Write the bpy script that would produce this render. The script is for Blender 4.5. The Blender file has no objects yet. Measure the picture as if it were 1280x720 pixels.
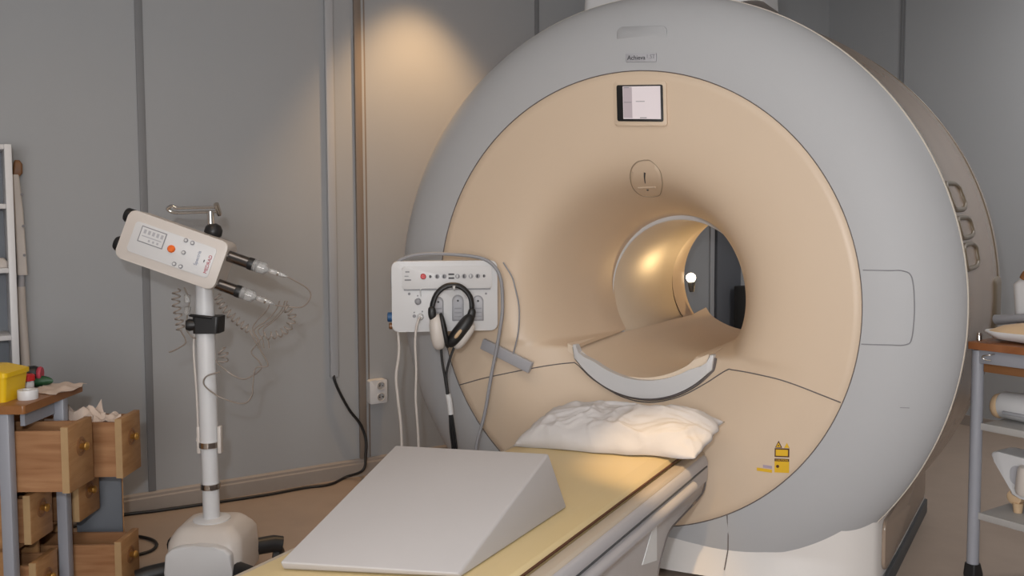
import bpy, bmesh, math, random
from mathutils import Vector, Matrix
random.seed(4)
R = math.radians
scene = bpy.context.scene
col = scene.collection
PI = math.pi

# ------------------------------------------------------------------ camera
CAM = Vector((1.3114, -2.8213, 1.1957))
YAW = R(32.042)                       # heading of the view, to the left of the scanner's bore axis
FW = Vector((-math.sin(YAW), math.cos(YAW), 0)); RT = Vector((math.cos(YAW), math.sin(YAW), 0))
cd = bpy.data.cameras.new('camera'); cam = bpy.data.objects.new('camera', cd); col.objects.link(cam)
cd.sensor_width = 36; cd.lens = 1112.285/1280*36; cd.shift_y = -0.01188
cam.location = CAM
cam.rotation_euler = (Matrix.Rotation(YAW, 3, 'Z') @ Matrix.Rotation(R(90-3.4486), 3, 'X') @ Matrix.Rotation(R(-0.2838), 3, 'Z')).to_euler()
cd.clip_start = .05
scene.camera = cam

# ------------------------------------------------------------------ world, light, exposure
w = bpy.data.worlds.new('world'); scene.world = w; w.use_nodes = True
w.node_tree.nodes['Background'].inputs[0].default_value = (1, .75, .5, 1)
w.node_tree.nodes['Background'].inputs[1].default_value = .02
scene.view_settings.view_transform = 'Standard'; scene.view_settings.look = 'None'
scene.view_settings.exposure = -0.04; scene.view_settings.gamma = 1.0
scene.view_settings.use_curve_mapping = False

def at(lat, d, z=0): p = CAM + RT*lat + FW*d; return Vector((p.x, p.y, z))
def lamp(name, kind, loc, target, energy, color, size=.1, spot=60, blend=.5):
    d = bpy.data.lights.new(name, kind); o = bpy.data.objects.new(name, d); col.objects.link(o)
    o.location = loc; d.energy = energy; d.color = color
    if target is not None:
        o.rotation_euler = (Vector(target)-Vector(loc)).to_track_quat('-Z', 'Y').to_euler()
    if kind == 'AREA': d.shape = 'DISK'; d.size = size
    else: d.shadow_soft_size = size
    if kind == 'SPOT': d.spot_size = R(spot); d.spot_blend = blend
    return o
WARM = (1, .62, .30)
FLASH = CAM - RT*.10 + Vector((0, 0, .20)) - FW*.02
lamp('camera_flash', 'POINT', FLASH, None, 70, (.94, .97, 1), .03)
lamp('ceiling_panel', 'AREA', (.6, -2.0, 2.70), (.6, -2.0, 0), 14, (1, .97, .94), 2.2)
lamp('right_wall_fill', 'AREA', (1.95, 1.55, 2.66), (2.35, 2.3, .75), 48, (1, .97, .95), 1.2)  # added fill aimed at the right wall to brighten it
lamp('ceiling_lamp_wall', 'SPOT', (-1.02, .42, 2.66), (-1.30, .55, 0), 78, WARM, .04, 75, .7)
lamp('ceiling_lamp_table', 'SPOT', (.75, -.95, 2.66), (.29, -.33, .45), 200, (1, .68, .34), .03, 15, .9)
lamp('ceiling_lamp_left', 'SPOT', (-.7, -1.6, 2.66), (-.7, -1.6, 0), 12, WARM, .06, 140, .6)
lamp('frontal_fill', 'AREA', (2.0, -4.4, 1.25), (.1, 0, .7), 62, (1, .97, .95), 1.6)  # added frontal fill behind the camera, lifts the scanner base
lamp('rear_room_lamp', 'SPOT', (.17, 2.30, .52), (-.27, 1.14, 1.04), 36, (1, .66, .30), .06, 40, .6)

# ------------------------------------------------------------------ materials
def mat(name, c, rough=.5, metal=0, noise=0, scale=30, c2=None, bump=0, trans=0, alpha=1, emit=0, spec=.5, coat=0):
    m = bpy.data.materials.new(name); m.use_nodes = True
    nt = m.node_tree; b = nt.nodes['Principled BSDF']
    b.inputs['Base Color'].default_value = (*c, 1); b.inputs['Roughness'].default_value = rough
    b.inputs['Metallic'].default_value = metal; b.inputs['Specular IOR Level'].default_value = spec
    b.inputs['Transmission Weight'].default_value = trans; b.inputs['Coat Weight'].default_value = coat
    b.inputs['Alpha'].default_value = alpha
    if emit:
        b.inputs['Emission Color'].default_value = (*c, 1); b.inputs['Emission Strength'].default_value = emit
    tc = nt.nodes.new('ShaderNodeTexCoord')
    n = nt.nodes.new('ShaderNodeTexNoise'); n.inputs['Scale'].default_value = scale; n.inputs['Detail'].default_value = 4
    nt.links.new(tc.outputs['Object'], n.inputs['Vector'])
    if noise or c2:
        mx = nt.nodes.new('ShaderNodeMix'); mx.data_type = 'RGBA'
        k = c2 or tuple(x*(1-noise) for x in c)
        mx.inputs[6].default_value = (*c, 1); mx.inputs[7].default_value = (*k, 1)
        nt.links.new(n.outputs['Fac'], mx.inputs[0]); nt.links.new(mx.outputs[2], b.inputs['Base Color'])
    if bump:
        bp = nt.nodes.new('ShaderNodeBump'); bp.inputs['Strength'].default_value = bump; bp.inputs['Distance'].default_value = .01
        nt.links.new(n.outputs['Fac'], bp.inputs['Height']); nt.links.new(bp.outputs[0], b.inputs['Normal'])
    return m
def wood(name, c1, c2, sc=(3, 40, 40), rough=.5):
    m = bpy.data.materials.new(name); m.use_nodes = True
    nt = m.node_tree; b = nt.nodes['Principled BSDF']; b.inputs['Roughness'].default_value = rough
    tc = nt.nodes.new('ShaderNodeTexCoord'); mp = nt.nodes.new('ShaderNodeMapping'); mp.inputs['Scale'].default_value = sc
    n = nt.nodes.new('ShaderNodeTexNoise'); n.inputs['Scale'].default_value = 1.5; n.inputs['Detail'].default_value = 6; n.inputs['Distortion'].default_value = .6
    cr = nt.nodes.new('ShaderNodeValToRGB'); cr.color_ramp.elements[0].position = .3; cr.color_ramp.elements[1].position = .7
    cr.color_ramp.elements[0].color = (*c1, 1); cr.color_ramp.elements[1].color = (*c2, 1)
    nt.links.new(tc.outputs['Object'], mp.inputs['Vector']); nt.links.new(mp.outputs[0], n.inputs['Vector'])
    nt.links.new(n.outputs['Fac'], cr.inputs[0]); nt.links.new(cr.outputs[0], b.inputs['Base Color'])
    return m
M = dict(
    wall=mat('painted_wall', (.365, .378, .395), .75, noise=.04, scale=3),
    basep=mat('warm_gray_plastic', (.72, .69, .665), .4),
    bright=mat('bright_white_patch', (.82, .83, .83), .5),
    joint2=mat('soft_joint', (.36, .28, .20), .6),
    plate=mat('pale_nameplate', (.40, .405, .42), .6),
    seam=mat('wall_batten', (.20, .205, .215), .6),
    pale=mat('pale_conduit', (.42, .43, .45), .5),
    post=mat('brown_post', (.22, .18, .15), .6),
    skirting=mat('skirting_metal', (.34, .30, .27), .5, noise=.1),
    ceiling=mat('ceiling_paint', (.55, .53, .5), .9, noise=.03),
    floor=mat('vinyl_floor', (.40, .315, .255), .42, c2=(.33, .262, .212), scale=9),
    ring=mat('gray_white_plastic', (.455, .462, .478), .55, noise=.02, scale=2),
    cream=mat('cream_plastic', (.69, .55, .415), .42, noise=.03, scale=3),
    cradle=mat('cradle_plastic', (.80, .67, .53), .4, noise=.02), liner=mat('bore_liner_plastic', (.74, .64, .51), .40, noise=.02),
    side2=mat('dark_brown_plastic', (.17, .13, .085), .4), side=mat('beige_side_plastic', (.34, .26, .20), .22, noise=.04, scale=3),
    line=mat('dark_joint', (.15, .13, .125), .8),
    edge=mat('pale_edge_highlight', (.62, .56, .48), .4),
    white=mat('white_plastic', (.66, .66, .67), .4, noise=.02),
    offw=mat('warm_white_plastic', (.62, .57, .53), .4, noise=.03),
    gray=mat('gray_plastic', (.30, .30, .32), .5),
    midgray=mat('mid_gray_plastic', (.42, .42, .45), .45),
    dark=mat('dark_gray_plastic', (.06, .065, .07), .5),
    black=mat('black_rubber', (.012, .012, .013), .45),
    blackm=mat('black_metal', (.22, .20, .19), .16, metal=1), brass=mat('brass', (.55, .30, .08), .3, metal=.8),
    chrome=mat('chrome', (.75, .73, .70), .15, metal=1),
    clear=mat('clear_plastic', (.85, .85, .84), .08, trans=.75),
    tube=mat('clear_tubing', (.27, .23, .20), .3),
    foam=mat('gray_vinyl_foam', (.48, .455, .45), .6, noise=.05, scale=6),
    mattress=mat('yellow_vinyl_mattress', (.68, .53, .28), .38, noise=.06, scale=5),
    linen=mat('pillow_cotton', (.60, .575, .57), .85, bump=.15, scale=30, noise=.03),
    frame=mat('table_cover_plastic', (.50, .47, .46), .4, noise=.03),
    frame2=mat('table_rail_cream', (.50, .42, .33), .35),
    rail=mat('table_rail_gray', (.44, .42, .43), .35),
    screen=mat('lit_screen', (.62, .56, .58), .3, emit=.36),
    screeng=mat('lit_screen_gray', (.36, .31, .33), .3, emit=.45),
    red=mat('red_plastic', (.55, .02, .02), .4),
    orange=mat('orange_knob', (.85, .16, .02), .4),
    yellow=mat('yellow_plastic', (.78, .50, .01), .4),
    green=mat('green_plastic', (.012, .07, .025), .5),
    blue=mat('blue_plastic', (.02, .09, .22), .5),
    label_y=mat('yellow_sticker', (.76, .46, .02), .5),
    label_b=mat('brown_print', (.09, .03, .01), .6),
    label_l=mat('lilac_sticker', (.42, .34, .42), .6),
    txtred=mat('red_print', (.45, .05, .08), .6), txtblue=mat('blue_gray_print', (.30, .32, .42), .6),
    print=mat('dark_print', (.05, .05, .055), .6), printl=mat('gray_print', (.25, .25, .27), .6),
    wood=wood('oak_front', (.30, .145, .055), (.42, .23, .10), (6, 6, 26)),
    wood2=wood('oak_side', (.27, .12, .05), (.40, .21, .10), (3, 8, 30)),
    woodl=mat('pale_oak_edge', (.46, .30, .15), .5, noise=.2, scale=40),
    top=wood('brown_worktop', (.24, .10, .035), (.32, .14, .05), (12, 4, 10), .3),
    top2=wood('reddish_worktop', (.22, .08, .03), (.28, .11, .045), (12, 4, 10), .25),
    steel=mat('gray_painted_steel', (.30, .31, .35), .4, noise=.03),
    cab=mat('blue_gray_cabinet', (.15, .165, .19), .5),
    shelf=mat('gray_laminate_shelf', (.40, .39, .38), .45),
    paper=mat('paper', (.62, .50, .42), .8), creamp=mat('cream_foam', (.62, .44, .27), .7, noise=.06),
    copper=mat('copper_brown', (.22, .10, .04), .4),
    bulb=mat('glowing_bulb', (1, .86, .62), .3, emit=6),
    doorp=mat('dark_door_panel', (.13, .14, .16), .5), boxd=mat('dark_box', (.05, .05, .05), .7),
)

# ------------------------------------------------------------------ helpers
def obj(name, bm, m, parent=None, smooth=35, bevel=0, seg=2, kind=None, label=None):
    if bevel:
        bmesh.ops.bevel(bm, geom=list(bm.edges), offset=bevel, segments=seg, affect='EDGES', profile=.5, clamp_overlap=True)
    bmesh.ops.recalc_face_normals(bm, faces=list(bm.faces))
    me = bpy.data.meshes.new(name); bm.to_mesh(me); bm.free()
    for p in me.polygons: p.use_smooth = bool(smooth)
    if smooth: me.set_sharp_from_angle(angle=R(smooth))
    ms = m if isinstance(m, (list, tuple)) else [m]
    for k in ms: me.materials.append(k)
    o = bpy.data.objects.new(name, me); col.objects.link(o)
    if parent: o.parent = parent
    if kind: o['kind'] = kind
    if label: o['label'] = label
    return o
def tag(o, label, cat, group=None):
    o['label'] = label; o['category'] = cat
    if group: o['group'] = group
    return o
def thing(name, label, cat, loc=(0, 0, 0), rz=0, group=None):
    o = bpy.data.objects.new(name, None); col.objects.link(o); o.empty_display_size = .1
    o.location = loc; o.rotation_euler = (0, 0, rz)
    return tag(o, label, cat, group)
def box(bm, a, b):
    x0, y0, z0 = a; x1, y1, z1 = b
    v = [bm.verts.new(p) for p in ((x0,y0,z0),(x1,y0,z0),(x1,y1,z0),(x0,y1,z0),(x0,y0,z1),(x1,y0,z1),(x1,y1,z1),(x0,y1,z1))]
    for f in ((0,3,2,1),(4,5,6,7),(0,1,5,4),(1,2,6,5),(2,3,7,6),(3,0,4,7)): bm.faces.new([v[i] for i in f])
    return bm
def B(a, b): return box(bmesh.new(), a, b)
def hexa(pts):
    bm = bmesh.new(); v = [bm.verts.new(p) for p in pts]
    for f in ((0,3,2,1),(4,5,6,7),(0,1,5,4),(1,2,6,5),(2,3,7,6),(3,0,4,7)): bm.faces.new([v[i] for i in f])
    return bm
def spline(pts, n=8):
    pts = [Vector(p) for p in pts]; out = []
    P = [2*pts[0]-pts[1]] + pts + [2*pts[-1]-pts[-2]]
    for i in range(1, len(P)-2):
        a, b, c, d = P[i-1:i+3]
        for k in range(n):
            t = k/n
            out.append(.5*((2*b)+(c-a)*t+(2*a-5*b+4*c-d)*t*t+(3*b-a-3*c+d)*t**3))
    out.append(pts[-1]); return out
def tube(pts, r, seg=8, bm=None, closed=False, flat=1.0):
    bm = bm or bmesh.new(); pts = [Vector(p) for p in pts]; n = len(pts)
    up = None; rings = []
    for i, p in enumerate(pts):
        a = pts[(i-1) % n] if (closed or i) else p; b = pts[(i+1) % n] if (closed or i < n-1) else p
        t = (b-a).normalized()
        if up is None: up = t.orthogonal().normalized()
        up = (up - t*up.dot(t)).normalized(); s = t.cross(up)
        rr = r(i/(n-1)) if callable(r) else r
        rings.append([bm.verts.new(p + rr*(math.cos(2*PI*k/seg)*up + flat*math.sin(2*PI*k/seg)*s)) for k in range(seg)])
    m = n if closed else n-1
    for i in range(m):
        A, Bq = rings[i], rings[(i+1) % n]
        for k in range(seg): bm.faces.new((A[k], A[(k+1) % seg], Bq[(k+1) % seg], Bq[k]))
    if not closed: bm.faces.new(rings[0][::-1]); bm.faces.new(rings[-1])
    return bm
def cyl(a, b, r, seg=24, bm=None, r2=None):
    a = Vector(a); b = Vector(b); r2 = r if r2 is None else r2
    return tube([a, b], lambda t: r+(r2-r)*t, seg, bm)
def lathe(prof, base, axis, seg=32, bm=None):
    """prof: (distance along axis, radius)"""
    bm = bm or bmesh.new(); base = Vector(base); axis = Vector(axis).normalized()
    u = axis.orthogonal().normalized(); v = axis.cross(u); rings = []
    for h, r in prof:
        rings.append([bm.verts.new(base+axis*h+max(r, 1e-4)*(math.cos(2*PI*k/seg)*u+math.sin(2*PI*k/seg)*v)) for k in range(seg)])
    for A, Bq in zip(rings[:-1], rings[1:]):
        for k in range(seg): bm.faces.new((A[k], A[(k+1) % seg], Bq[(k+1) % seg], Bq[k]))
    bm.faces.new(rings[0][::-1]); bm.faces.new(rings[-1])
    return bm
def loft(secs, n=8, bm=None):
    """secs: (z, half width, half depth, cx, cy, corner radius)"""
    bm = bm or bmesh.new(); rings = []
    for z, hw, hd, cx, cy, r in secs:
        ring = []
        for (sx, sy, a0) in ((1, 1, 0), (-1, 1, 90), (-1, -1, 180), (1, -1, 270)):
            for k in range(n+1):
                a = R(a0+90*k/n)
                ring.append(bm.verts.new((cx+sx*(hw-r)+r*math.cos(a), cy+sy*(hd-r)+r*math.sin(a), z)))
        rings.append(ring)
    N = len(rings[0])
    for A, Bq in zip(rings[:-1], rings[1:]):
        for k in range(N): bm.faces.new((A[k], A[(k+1) % N], Bq[(k+1) % N], Bq[k]))
    bm.faces.new(rings[0][::-1]); bm.faces.new(rings[-1])
    return bm
def prism(poly, axis, a, b, bm=None):
    """extrude a 2-D polygon; axis 'x': poly=(y,z), 'y': poly=(x,z), 'z': poly=(x,y)"""
    bm = bm or bmesh.new()
    def P(p, t): return {'x': (t, p[0], p[1]), 'y': (p[0], t, p[1]), 'z': (p[0], p[1], t)}[axis]
    A = [bm.verts.new(P(p, a)) for p in poly]; Bq = [bm.verts.new(P(p, b)) for p in poly]; n = len(poly)
    for k in range(n): bm.faces.new((A[k], A[(k+1) % n], Bq[(k+1) % n], Bq[k]))
    bm.faces.new(A[::-1]); bm.faces.new(Bq)
    return bm
def rrect(x0, z0, x1, z1, r, n=5):
    out = []
    for cx, cz, a0 in ((x1-r, z1-r, 0), (x0+r, z1-r, 90), (x0+r, z0+r, 180), (x1-r, z0+r, 270)):
        for k in range(n+1):
            a = R(a0+90*k/n); out.append((cx+r*math.cos(a), cz+r*math.sin(a)))
    return out
def text(name, body, size, m, parent, mtx, depth=.0006):
    cu = bpy.data.curves.new(name, 'FONT'); cu.body = body; cu.size = size; cu.extrude = depth
    cu.align_x = 'CENTER'; cu.align_y = 'CENTER'
    t = bpy.data.objects.new(name, cu); col.objects.link(t)
    dg = bpy.context.evaluated_depsgraph_get()
    me = bpy.data.meshes.new_from_object(t.evaluated_get(dg)); bpy.data.objects.remove(t); bpy.data.curves.remove(cu)
    me.name = name; me.materials.clear(); me.materials.append(m)
    me.transform(mtx)
    o = bpy.data.objects.new(name, me); col.objects.link(o); o.parent = parent
    return o
FRONT = Matrix.Rotation(R(90), 4, 'X')       # letters that face -Y
def lerp_profile(pts, x):
    if x <= pts[0][0]: return pts[0][1]
    for (a, fa), (b, fb) in zip(pts[:-1], pts[1:]):
        if x <= b: return fa+(fb-fa)*(x-a)/(b-a)
    return pts[-1][1]
def mono(pts, x):
    """monotone cubic through pts"""
    n = len(pts)
    if x <= pts[0][0]: return pts[0][1]
    if x >= pts[-1][0]: return pts[-1][1]
    d = [(pts[i+1][1]-pts[i][1])/(pts[i+1][0]-pts[i][0]) for i in range(n-1)]
    m = [d[0]]+[0 if d[i-1]*d[i] <= 0 else 2*d[i-1]*d[i]/(d[i-1]+d[i]) for i in range(1, n-1)]+[d[-1]]
    for i in range(n-1):
        if x <= pts[i+1][0]:
            h = pts[i+1][0]-pts[i][0]; t = (x-pts[i][0])/h
            return ((2*t**3-3*t*t+1)*pts[i][1]+(t**3-2*t*t+t)*h*m[i]+(-2*t**3+3*t*t)*pts[i+1][1]+(t**3-t*t)*h*m[i+1])
def sstep(t): t = min(max(t, 0), 1); return t*t*(3-2*t)

# ------------------------------------------------------------------ room shell
W0 = Vector((-1.77, -.23, 0)); NL = Vector((.905, -.426, 0)).normalized(); WL = Vector((.426, .905, 0)).normalized()
SMAX = 3.976; SMIN = -4.2; TMAX = 6.0; CH = 2.72
def wl(s, t, z): return W0 + WL*s + NL*t + Vector((0, 0, z))
def wbox(s0, s1, t0, t1, z0, z1):
    return hexa([wl(s0,t0,z0), wl(s1,t0,z0), wl(s1,t1,z0), wl(s0,t1,z0), wl(s0,t0,z1), wl(s1,t0,z1), wl(s1,t1,z1), wl(s0,t1,z1)])
def struct(name, bm, m, bevel=0): return obj(name, bm, m, None, 30, bevel, kind='structure')
struct('floor', wbox(SMIN-.1, SMAX+.1, -.1, TMAX+.1, -.1, 0), M['floor'])
struct('ceiling', wbox(SMIN-.1, SMAX+.1, -.1, TMAX+.1, CH, CH+.1), M['ceiling'])
struct('wall_left', wbox(SMIN-.1, SMAX+.1, -.1, 0, 0, CH), M['wall'])
struct('wall_right', wbox(SMAX, SMAX+.1, 0, TMAX, 0, CH), M['wall'])
struct('wall_back', wbox(SMIN-.1, SMIN, 0, TMAX, 0, CH), M['wall'])
struct('wall_near', wbox(SMIN-.1, SMAX+.1, TMAX, TMAX+.1, 0, CH), M['wall'])
prof = [(0, 0), (.014, 0), (.014, .058), (.010, .064), (.010, .074), (.004, .082), (0, .082)]
def baseboard(name, s0, s1):
    bm = bmesh.new(); A = [bm.verts.new(wl(s0, t, z)) for t, z in prof]; Bq = [bm.verts.new(wl(s1, t, z)) for t, z in prof]
    n = len(prof)
    for k in range(n): bm.faces.new((A[k], A[(k+1) % n], Bq[(k+1) % n], Bq[k]))
    bm.faces.new(A[::-1]); bm.faces.new(Bq); struct(name, bm, M['skirting'])
baseboard('baseboard_left', SMIN, SMAX)
struct('baseboard_right', wbox(SMAX-.014, SMAX, .014, TMAX, 0, .06), M['skirting'])
def vtrim(name, s0, s1, t, z0, z1, m): struct(name, wbox(s0, s1, 0, t, z0, z1), m, .002)
vtrim('trim_1', -.336, -.306, .006, .082, CH, M['seam'])
vtrim('trim_2', .606, .640, .016, .082, CH, M['post'])
vtrim('trim_3', .641, .654, .010, .082, CH, M['wall'])
vtrim('trim_4', .656, .664, .003, .082, CH, M['post'])
vtrim('trim_5', 1.618, 1.645, .006, .082, CH, M['seam'])
vtrim('trim_6', 2.895, 2.93, .012, .082, CH, M['pale'])
def rbx(t0, t1, d, z0, z1): return wbox(SMAX-d, SMAX, t0, t1, z0, z1)
RX = 2.9 - 0.0
# right wall seam: offset along NL from the wall corner
KT = (Vector((.85, 2.93, 0))-W0).dot(NL)
bm = rbx(KT-.497, KT-.486, .006, .06, CH); struct('trim_7', bm, M['seam'])
bm = rbx(KT-.476, KT-.465, .006, .06, CH); struct('trim_8', bm, M['seam'])
bm = wbox(2.935, 3.14, 0, .03, .082, 2.05); struct('door_1', bm, M['doorp'], .004)

# ------------------------------------------------------------------ MRI scanner
H = .92; S = .79; RO = 1.0625
mri = thing('mri_scanner', 'large round white and cream MRI scanner with an open bore in the room center', 'MRI scanner', (0, 0, 0))
def ring_y(r):
    t = min(max((r-S)/(RO-S), 0), 1); return .14*(1-math.sqrt(max(1-(.98*t)**2, 0)))
def revolve(prof, seg=200, cx=0, cz=H, bm=None, cut=True):
    bm = bm or bmesh.new(); rings = []
    for y, r in prof: rings.append([bm.verts.new((cx+r*math.sin(2*PI*k/seg), y, cz+r*math.cos(2*PI*k/seg))) for k in range(seg)])
    for A, Bq in zip(rings[:-1], rings[1:]):
        for k in range(seg): bm.faces.new((A[k], A[(k+1) % seg], Bq[(k+1) % seg], Bq[k]))
    if cut: bmesh.ops.bisect_plane(bm, geom=list(bm.verts)+list(bm.edges)+list(bm.faces), plane_co=(0, 0, .004), plane_no=(0, 0, -1), clear_outer=True)
    return bm
n = 28
obj('front_ring', revolve([(.012, S-.003)]+[(0, S)]+[(ring_y(S+(RO-S)*math.sin(k/n*PI/2)), S+(RO-S)*math.sin(k/n*PI/2)) for k in range(1, n+1)]+[(.125, RO)]), M['ring'], mri, 50)
obj('ring_edge_highlight', revolve([(.118, RO-.004), (.117, RO+.003), (.124, RO+.004), (.126, RO-.004)]), M['edge'], mri, 60, label='thin pale highlight around the edge of the front ring')  # seam highlight drawn as a thin pale rim
SIDE = [(.127, RO-.006), (.135, RO-.002), (.25, 1.062), (.45, 1.078), (.7, 1.096), (.95, 1.098), (1.12, 1.07), (1.28, 1.01), (1.42, .92), (1.54, .78), (1.60, .60), (1.62, .47)]
ys = [.127+ (1.62-.127)*k/60 for k in range(61)]
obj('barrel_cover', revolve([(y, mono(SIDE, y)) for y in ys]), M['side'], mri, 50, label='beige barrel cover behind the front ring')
# cream face with its flared bore mouth
UP = [(.298, .56), (.304, .50), (.315, .42), (.329, .36), (.343, .30), (.358, .245), (.375, .19), (.395, .137), (.418, .092), (.448, .056), (.49, .028), (.55, .010), (.62, .002), (.70, 0), (S, 0)]
LOW = [(.29, .118), (.36, .10), (.43, .066), (.50, .036), (.57, .012), (.63, .002), (.70, 0), (S, 0)]
ZL = .738
def face_y(x, z):
    r = math.hypot(x, z-H); wgt = sstep((z-(ZL-.012))/.024)
    return mono(LOW, r)*(1-wgt) + mono(UP, r)*wgt
bm = bmesh.new(); NT = 420; rr = [.298+.001*k for k in range(0, 12, 2)]
rr = []; y = .56
rr = [.298, .3, .302, .305, .309, .313, .318, .324, .331, .339, .348, .358, .37, .383, .397, .412, .43, .45, .472, .497, .525, .555, .59, .63, .67, .72, .76, S-.004, S]
rings = []
for r in rr:
    ring = []
    for k in range(NT):
        a = 2*PI*k/NT; x = r*math.sin(a); z = H+r*math.cos(a)
        yy = face_y(x, z) + (.006 if r == S else 0)
        ring.append(bm.verts.new((x, yy, z)))
    rings.append(ring)
for A, Bq in zip(rings[:-1], rings[1:]):
    for k in range(NT): bm.faces.new((A[k], A[(k+1) % NT], Bq[(k+1) % NT], Bq[k]))
obj('face_panel', bm, M['cream'], mri, 70, label='cream front panel that flares into the bore')
def ring_curve(r, y, rad, name, m, lab=None):
    obj(name, tube([(r*math.sin(2*PI*k/160), y, H+r*math.cos(2*PI*k/160)) for k in range(160)], rad, 6, closed=True), m, mri, 60, label=lab)
ring_curve(S-.0005, .001, .0019, 'face_joint', M['line'], 'dark joint around the cream panel')
# bore liner, set a little lower than the flare so its rim shows along the top left
LX, LZ, LR = -.003, H-.013, .2955
bm = revolve([(.548, .318), (.548, LR+.002), (.551, LR), (1.20, LR), (1.205, LR+.003)], 120, LX, LZ, cut=False)
obj('bore_liner', bm, [M['liner']], mri, 45)
bm = revolve([(.547, .330), (.5455, LR+.003), (.549, LR-.0005)], 120, LX, LZ, cut=False)
obj('liner_rim', bm, M['white'], mri, 45, label='white front rim of the bore liner')
bm = revolve([(1.203, LR+.003), (1.25, .301), (1.34, .312), (1.45, .335), (1.54, .37), (1.60, .42), (1.62, .475)], 120, 0, H-.006, cut=False)
obj('rear_flare', bm, M['cream'], mri, 60)
# cradle (trough shaped patient support inside the bore)
def trough(w, n=20):
    """top line of the trough cross-section, left to right"""
    pts = [(-w, .741), (-.218, .714), (-.205, .70)]
    Rr = .36
    for k in range(1, n):
        x = -.205+.41*k/n; pts.append((x, .70-(math.sqrt(Rr**2-x*x)-math.sqrt(Rr**2-.205**2))))
    return pts + [(.205, .70), (.218, .714), (w, .741)]
def trough_prism(w, y0, y1, name, m):
    top = trough(w); bot = [(x, z-.03) for x, z in top][::-1]
    return obj(name, prism(top+bot, 'y', y0, y1), m, mri, 40)
cr = bmesh.new()
ysec = [.105, .30, .50, .56, .9, 1.30, 1.5]
ws = [.275, .262, .250, .236, .236, .236, .236]
rings = []
for y, wv in zip(ysec, ws):
    top = trough(wv); lift = 0 if y < 1.4 else .02
    pts = [(x, z+lift) for x, z in top] + [(x, z-.03+lift) for x, z in top][::-1]
    rings.append([cr.verts.new((x, y, z)) for x, z in pts])
N = len(rings[0])
for A, Bq in zip(rings[:-1], rings[1:]):
    for k in range(N): cr.faces.new((A[k], A[(k+1) % N], Bq[(k+1) % N], Bq[k]))
cr.faces.new(rings[0]); cr.faces.new(rings[-1][::-1])
obj('patient_cradle', cr, M['cradle'], mri, 40)
outer = []
for k in range(41):
    a = R(-128+256*0+ (128-52)*0) ; 
    t = -43+86*k/40; outer.append((.352*math.sin(R(t)), H-.352*math.cos(R(t))))
inner = [(.264, .742), (.256, .712), (.232, .70)] + [(x, z-.004) for x, z in trough(.27)[3:-3]][::-1] + [(-.232, .70), (-.256, .712), (-.264, .742)]
poly = [(x*.97+.03, z) for x, z in [(-.279, .742), (-.272, .690)] + outer + [(.272, .690), (.279, .742)] + inner]
obj('cradle_end_plate', prism(poly, 'y', .078, .108), M['white'], mri, 40, .003, label='white curved end of the bore cradle')
sh = [(x*1.022, y_) for x, y_ in [(1, 1)]]
gk = [(-.281, .730), (-.274, .689)] + [(.357*math.sin(R(-43+86*k/40)), H-.357*math.cos(R(-43+86*k/40))) for k in range(41)] + [(.274, .689), (.281, .730)]
obj('cradle_gasket', tube([(x*.97+.03, .094, z) for x, z in gk], .0055, 8), M['line'], mri, 60, label='dark gap under the cradle')
# panel joints on the lower face
def on_face(pts, off=.0): return [(x, face_y(x, z)-off, z) for x, z in pts]
def xz_spline(pts, n=6): return [(p.x, p.z) for p in spline([(x, 0, z) for x, z in pts], n)]
j = [(-.698, .56), (-.558, .604), (-.369, .650), (-.262, .668), (-.235, .664), (-.165, .612), (-.05, .562), (.06, .553), (.17, .583), (.262, .636), (.345, .694), (.375, .700), (.47, .698), (.572, .686), (.732, .639)]
obj('panel_joint', tube(on_face(xz_spline(j)), .0022, 6), M['line'], mri, 60)
# base
bf = [(-.83, .115), (-.73, .055), (-.5, .026), (-.2, .006), (0, .001), (.2, .006), (.5, .026), (.73, .055), (.815, .098), (.83, .125), (.838, .5), (.838, 1.12), (.80, 1.16), (-.80, 1.16), (-.838, 1.12), (-.838, .5)]
def ringpoly(k0, fwd, z): return [(x, y-fwd*(1-(abs(x)/.83)**2)*(1 if y < .13 else 0), z) for x, y in bf]
bm = bmesh.new(); rows = [[bm.verts.new(p) for p in ringpoly(0, f, z)] for f, z in ((.052, .018), (.030, .07), (.010, .10), (.0, .125), (.0, .262))]
for A, Bq in zip(rows[:-1], rows[1:]):
    for k in range(len(bf)): bm.faces.new((A[k], A[(k+1) % len(bf)], Bq[(k+1) % len(bf)], Bq[k]))
bm.faces.new(rows[0][::-1]); bm.faces.new(rows[-1])
obj('base_cover', bm, M['basep'], mri, 50)
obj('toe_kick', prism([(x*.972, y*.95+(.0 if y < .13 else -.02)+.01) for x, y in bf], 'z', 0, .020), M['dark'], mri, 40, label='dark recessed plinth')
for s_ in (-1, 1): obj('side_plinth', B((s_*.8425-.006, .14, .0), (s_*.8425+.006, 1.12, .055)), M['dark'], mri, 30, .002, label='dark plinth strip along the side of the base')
obj('base_joint', tube([(.379, ring_y(.792), .226), (.382, .0045, .169), (.382, .004, .110), (.381, -.012, .078), (.380, -.026, .05)], .002, 6), M['line'], mri, 60)
obj('base_side_panel', prism(rrect(.16, .075, 1.09, .235, .03), 'x', .832, .8425), M['side'], mri, 40, .003, label='beige panel on the side of the base')
obj('turret_cover', loft([(1.98, .36, .14, 0, .50, .05), (2.085, .355, .135, 0, .50, .05), (2.10, .335, .12, 0, .50, .05)]), M['white'], mri, 40, label='white service cover on top of the scanner')
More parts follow.
